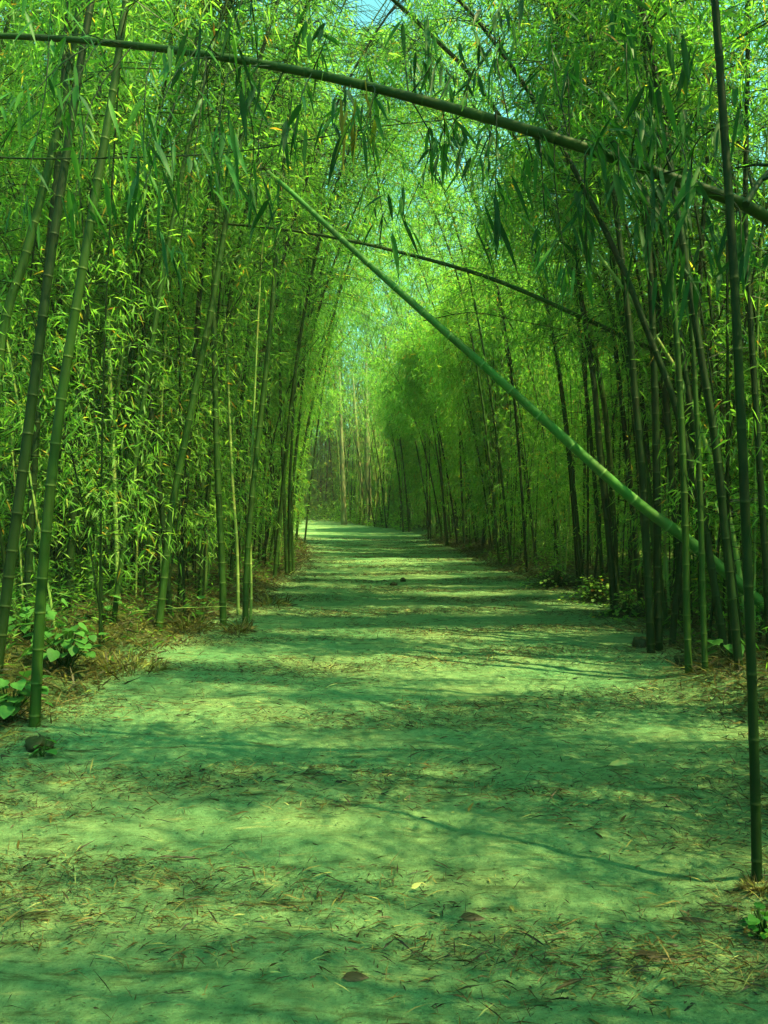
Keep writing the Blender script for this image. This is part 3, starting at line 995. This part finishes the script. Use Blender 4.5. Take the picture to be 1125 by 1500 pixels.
# ------------------------------------------------------------------ small things
def broad_plant(px, py, h, nl, size, label, m=None, low=.35):
    dp = ground_depth(py)
    b = unproj(px, py, dp)
    b[2] = surf_z(b[0], b[1]) - .01
    e = link('broadleaf_plant', None, loc=b)
    tag(e, label, 'plant', 'broad-leaved plants on the banks')
    gs, gl = Geo(), Geo()
    for i in range(nl):
        az = R.uniform(0, 6.28)
        rr = R.uniform(.1, .75 if low > .2 else 1.3) * h
        tip = b + np.array([math.cos(az) * rr, math.sin(az) * rr * .8, h * R.uniform(low, 1.0) * (1 if low > .2 else max(.15, 1 - (rr / h / 1.35) ** 2))])
        st = spline([b + R.normal(0, .015, 3) * [1, 1, 0], (b + tip) / 2 + [0, 0, .08 * h], tip], 6)
        tube(gs, st, np.linspace(.005, .0025, 6), 5)
        out = unit(np.array([math.cos(az), math.sin(az), R.uniform(-.55, .05)]) + R.normal(0, .25, 3))
        s = size * R.uniform(.6, 1.2)
        sd = unit(np.cross(out, [0, 0, 1]) + R.normal(0, .15, 3))
        nn = np.cross(sd, out)
        # heart-shaped blade with a fold at its midrib
        prof = [(-.05, .16), (.0, .32), (.14, .46), (.34, .50), (.56, .43), (.78, .27), (1.0, .0)]
        V, Q = [], []
        for f, w in prof:
            c = tip + out * s * (f if f > 0 else 0) - nn * s * .18 * max(f, 0) ** 2
            for q in (-1, 0, 1):
                back = out * s * f if (f < 0 and q) else 0
                V.append(c + back + sd * s * w * q + nn * s * .12 * w * abs(q) * 1.6)
        for a in range(len(prof) - 1):
            for q in range(2):
                Q.append((a * 3 + q, a * 3 + q + 1, a * 3 + q + 4, a * 3 + q + 3))
        gl.add(V, Q, tone=float(np.clip(R.normal(.55, .2), 0, 1)))
    link('stem', gs.mesh('stem', [M_culm], b), e)
    link('foliage', gl.mesh('foliage', [m or M_broad], b), e)


broad_plant(98, 1003, 0.42, 60, .105, 'low plant with pale rounded leaves beside the nearest left bamboo')
broad_plant(14, 1062, .32, 44, .095, 'broad-leaved plant crowding the bottom of the left border, low on the bank')
broad_plant(40, 985, .40, 26, .11, 'broad-leaved plant half hidden behind the nearest left bamboo')
broad_plant(60, 1110, .10, 8, .06, 'tiny broad-leaved seedling at the stone by the nearest left bamboo')
broad_plant(152, 948, .28, 7, .11, 'small broad-leaved plant on top of the left litter bank')
broad_plant(295, 918, .32, 12, .12, 'broad-leaved plant behind the brown clumps on the left')
broad_plant(1070, 1000, .22, 8, .13, 'pale-leaved plant between the stems on the mossy mound')
broad_plant(1118, 1375, .10, 26, .035, 'dark low plant at the foot of the lone front bamboo', M_shadeleaf)
for i, (px, py, h, lab) in enumerate(((815, 862, .5, 'leafy bush at the right edge of the path, farthest of three'), (872, 884, .42, 'leafy bush in the middle of the three right-hand bushes'),
                                      (918, 906, .36, 'leafy bush closest to the touching pair of stems'))):
    broad_plant(px, py, h, 210, .055, lab, M_leaf, .05)


def dry_clump(px, py, h, w, label):
    dp = ground_depth(py)
    b = unproj(px, py, dp)
    b[2] = surf_z(b[0], b[1]) - .01
    g = Geo()
    n = 260
    az = R.uniform(0, 6.28, n)
    rr = R.random(n) ** .6 * w
    P = b + np.stack([np.cos(az) * rr, np.sin(az) * rr, R.random(n) * h * .5 * (1 - rr / w * .7)], 1)
    D = np.stack([np.cos(az), np.sin(az), R.normal(.6, .6, n)], 1) + R.normal(0, .4, (n, 3))
    k = min(1, w / .15)
    leaves(g, P, D, R.uniform(.08, .2, n) * k, R.uniform(.006, .018, n) * k, np.clip(R.normal(.58, .2, n), 0, 1), R, True)
    tag(link('dry_clump', g.mesh('dry_clump', [M_dry], b), loc=b), label, 'dry clump', 'dry clumps of straw along the banks')


dry_clump(275, 928, .30, .28, 'wide rusty brown dry clump behind the bare leaning bamboo')
dry_clump(350, 928, .18, .15, 'small golden dry clump at the foot of the straight bare bamboo')
dry_clump(270, 880, .45, .2, 'tall withered clump hanging above the wide rusty one')
dry_clump(185, 985, .2, .35, 'straggly brown straw clump in front of the left litter bank')
dry_clump(1112, 1320, .04, .055, 'small tuft of straw round the foot of the lone front bamboo')
dry_clump(395, 890, .28, .3, 'dull brown dry clump farthest along the left bank')


def lump(name, px, py, sx, sy, sz, m, label, cat, cut=False, sink=.25):
    dp = ground_depth(py)
    b = unproj(px, py, dp)
    b[2] = surf_z(b[0], b[1])
    g = Geo()
    a, c = 20, 12
    th = np.linspace(0, 2 * np.pi, a, endpoint=False)
    ph = np.linspace(.02, math.pi - .02, c)
    T, Ph = np.meshgrid(th, ph)
    seed = R.uniform(0, 50)
    rr = 1 + .16 * np.sin(3 * T + seed + 2 * Ph) + .10 * np.sin(5 * T - seed + 4 * Ph) + .06 * np.sin(9 * T + 7 * Ph + seed)
    X = np.cos(T) * np.sin(Ph) * rr * sx
    Y = np.sin(T) * np.sin(Ph) * rr * sy
    Z = np.cos(Ph) * rr * sz
    if cut:
        k = 1 + .35 * np.clip(-Z / sz, 0, 1)
        X, Y = X * k, Y * k
        Z = np.minimum(Z, sz * (.55 + .12 * np.sin(4 * T + seed)))
    V = np.stack([X, Y, Z + sz * (1 - 2 * sink)], -1).reshape(-1, 3)
    i = np.arange(c - 1)[:, None] * a
    j = np.arange(a)[None]
    k = (j + 1) % a
    Q = np.stack([i + j, i + a + j, i + a + k, i + k], -1).reshape(-1, 4)
    g.add(V, Q)
    tag(link(name, g.mesh(name, [m]), loc=b), label, cat)


lump('stone', 56, 1098, .085, .07, .045, M_wood, 'dark mossy stone at the foot of the nearest left bamboo', 'stone')
lump('stump', 940, 950, .085, .07, .09, M_wood, 'small brown stump beside the touching pair of stems', 'stump', cut=True)
lump('stump', 1000, 972, .07, .06, .05, M_wood, 'low dark stump behind the upright stem on the right', 'stump', cut=True)
lump('earth_clod', 577, 857, .07, .05, .035, M_wood, 'larger dark clod lying in the middle of the path', 'clod')
lump('earth_clod', 590, 852, .05, .04, .05, M_wood, 'smaller dark clod just behind the larger one on the path', 'clod')


def fallen_leaf(px, py, L, Wd, tone, az, label, curl=.1):
    dp = ground_depth(py)
    b = unproj(px, py, dp)
    b[2] = surf_z(b[0], b[1]) + .012
    g = Geo()
    leaves(g, b[None], np.array([[math.cos(az), math.sin(az), curl]]), L, Wd, tone, np.random.default_rng(3), True)
    tag(link('fallen_leaf', g.mesh('fallen_leaf', [M_litter], b), loc=b), label, 'leaf', 'large fallen leaves on the path')


fallen_leaf(672, 1345, .10, .03, .28, .05, 'broad brown leaf lying flat on the front of the path')
fallen_leaf(925, 1403, .16, .022, .22, -.1, 'long dark brown leaf on the lower right of the path')
fallen_leaf(890, 1124, .16, .03, .95, .1, 'curled pale leaf on the right of the path', .3)
fallen_leaf(500, 1437, .09, .03, .25, .2, 'short brown leaf close to the bottom of the path')
fallen_leaf(985, 1350, .20, .016, .25, -.15, 'narrow dark leaf left of the lone front bamboo foot')
fallen_leaf(602, 1302, .05, .02, 1.0, .4, 'tiny whitish curled leaf in the centre foreground', .5)


def stick(pts, deps, r, label, m=M_wood):
    P = spline([unproj(a, b, d) for (a, b), d in zip(pts, deps)], 24)
    g = Geo()
    tube(g, P, np.linspace(r, r * .4, 24), 6)
    for k in (6, 11, 16, 20):
        d = unit(np.array([R.normal(), R.normal(), R.uniform(-.3, .8)]))
        tube(g, np.array([P[k], P[k] + d * .08, P[k] + d * .17 + [0, 0, -.02]]), [r * .5, r * .4, r * .2], 5)
    return tag(link('dead_branch', g.mesh('dead_branch', [m], P[0]), loc=P[0]), label, 'branch', 'dead branches caught among the stems')


stick([(60, 908), (130, 905), (220, 893), (335, 888)], [8.6, 8.8, 9.0, 9.4], .008, 'pale dead branch lying across the stems above the left litter bank', M_culm_pale)
stick([(-60, 225), (30, 232), (180, 231), (330, 224), (450, 205), (560, 185), (690, 172)], [5.2, 5.3, 5.4, 5.5, 5.4, 5.3, 5.3], .007, 'long thin dark branch strung across under the arching bamboo', M_culm_dark)
stick([(110, 548), (200, 550), (290, 540), (370, 528)], [9.0, 9.0, 9.2, 9.3], .007, 'thin dark twig running level through the left stems halfway up', M_culm_dark)
stick([(620, 470), (690, 458), (760, 470), (860, 490)], [11, 11, 11, 11.2], .007, 'thin bowed twig above the middle of the fallen green bamboo', M_culm_dark)
stick([(1092, 300), (1112, 268), (1140, 235)], [3.25, 3.4, 3.6], .016, 'short forked branch stub at the right border beside the front bamboo', M_culm_dark)
print('bamboos', n_bamboo)

# ------------------------------------------------------------------ the air
g = Geo()
x0, x1, y0, y1, z0, z1 = -420, 420, -60, 720, -3, 22
lo = min(0, 0)
V = [(x, y, z) for x in (x0, x1) for y in (y0, y1) for z in (z0, z1)]
g.add(V, [(0, 1, 3, 2), (4, 6, 7, 5), (0, 4, 5, 1), (2, 3, 7, 6), (0, 2, 6, 4), (1, 5, 7, 3)])
hm = bpy.data.materials.new('haze')
hm.use_nodes = True
ht = hm.node_tree
ht.nodes.clear()
ho = ht.nodes.new('ShaderNodeOutputMaterial')
hv = ht.nodes.new('ShaderNodeVolumePrincipled')
hv.inputs['Color'].default_value = (.85, .98, .72, 1)
hv.inputs['Density'].default_value = .0011
hv.inputs['Anisotropy'].default_value = .2
ht.links.new(hv.outputs[0], ho.inputs['Volume'])
tag(link('haze', g.mesh('haze', [hm], smooth=False)), kind='stuff')
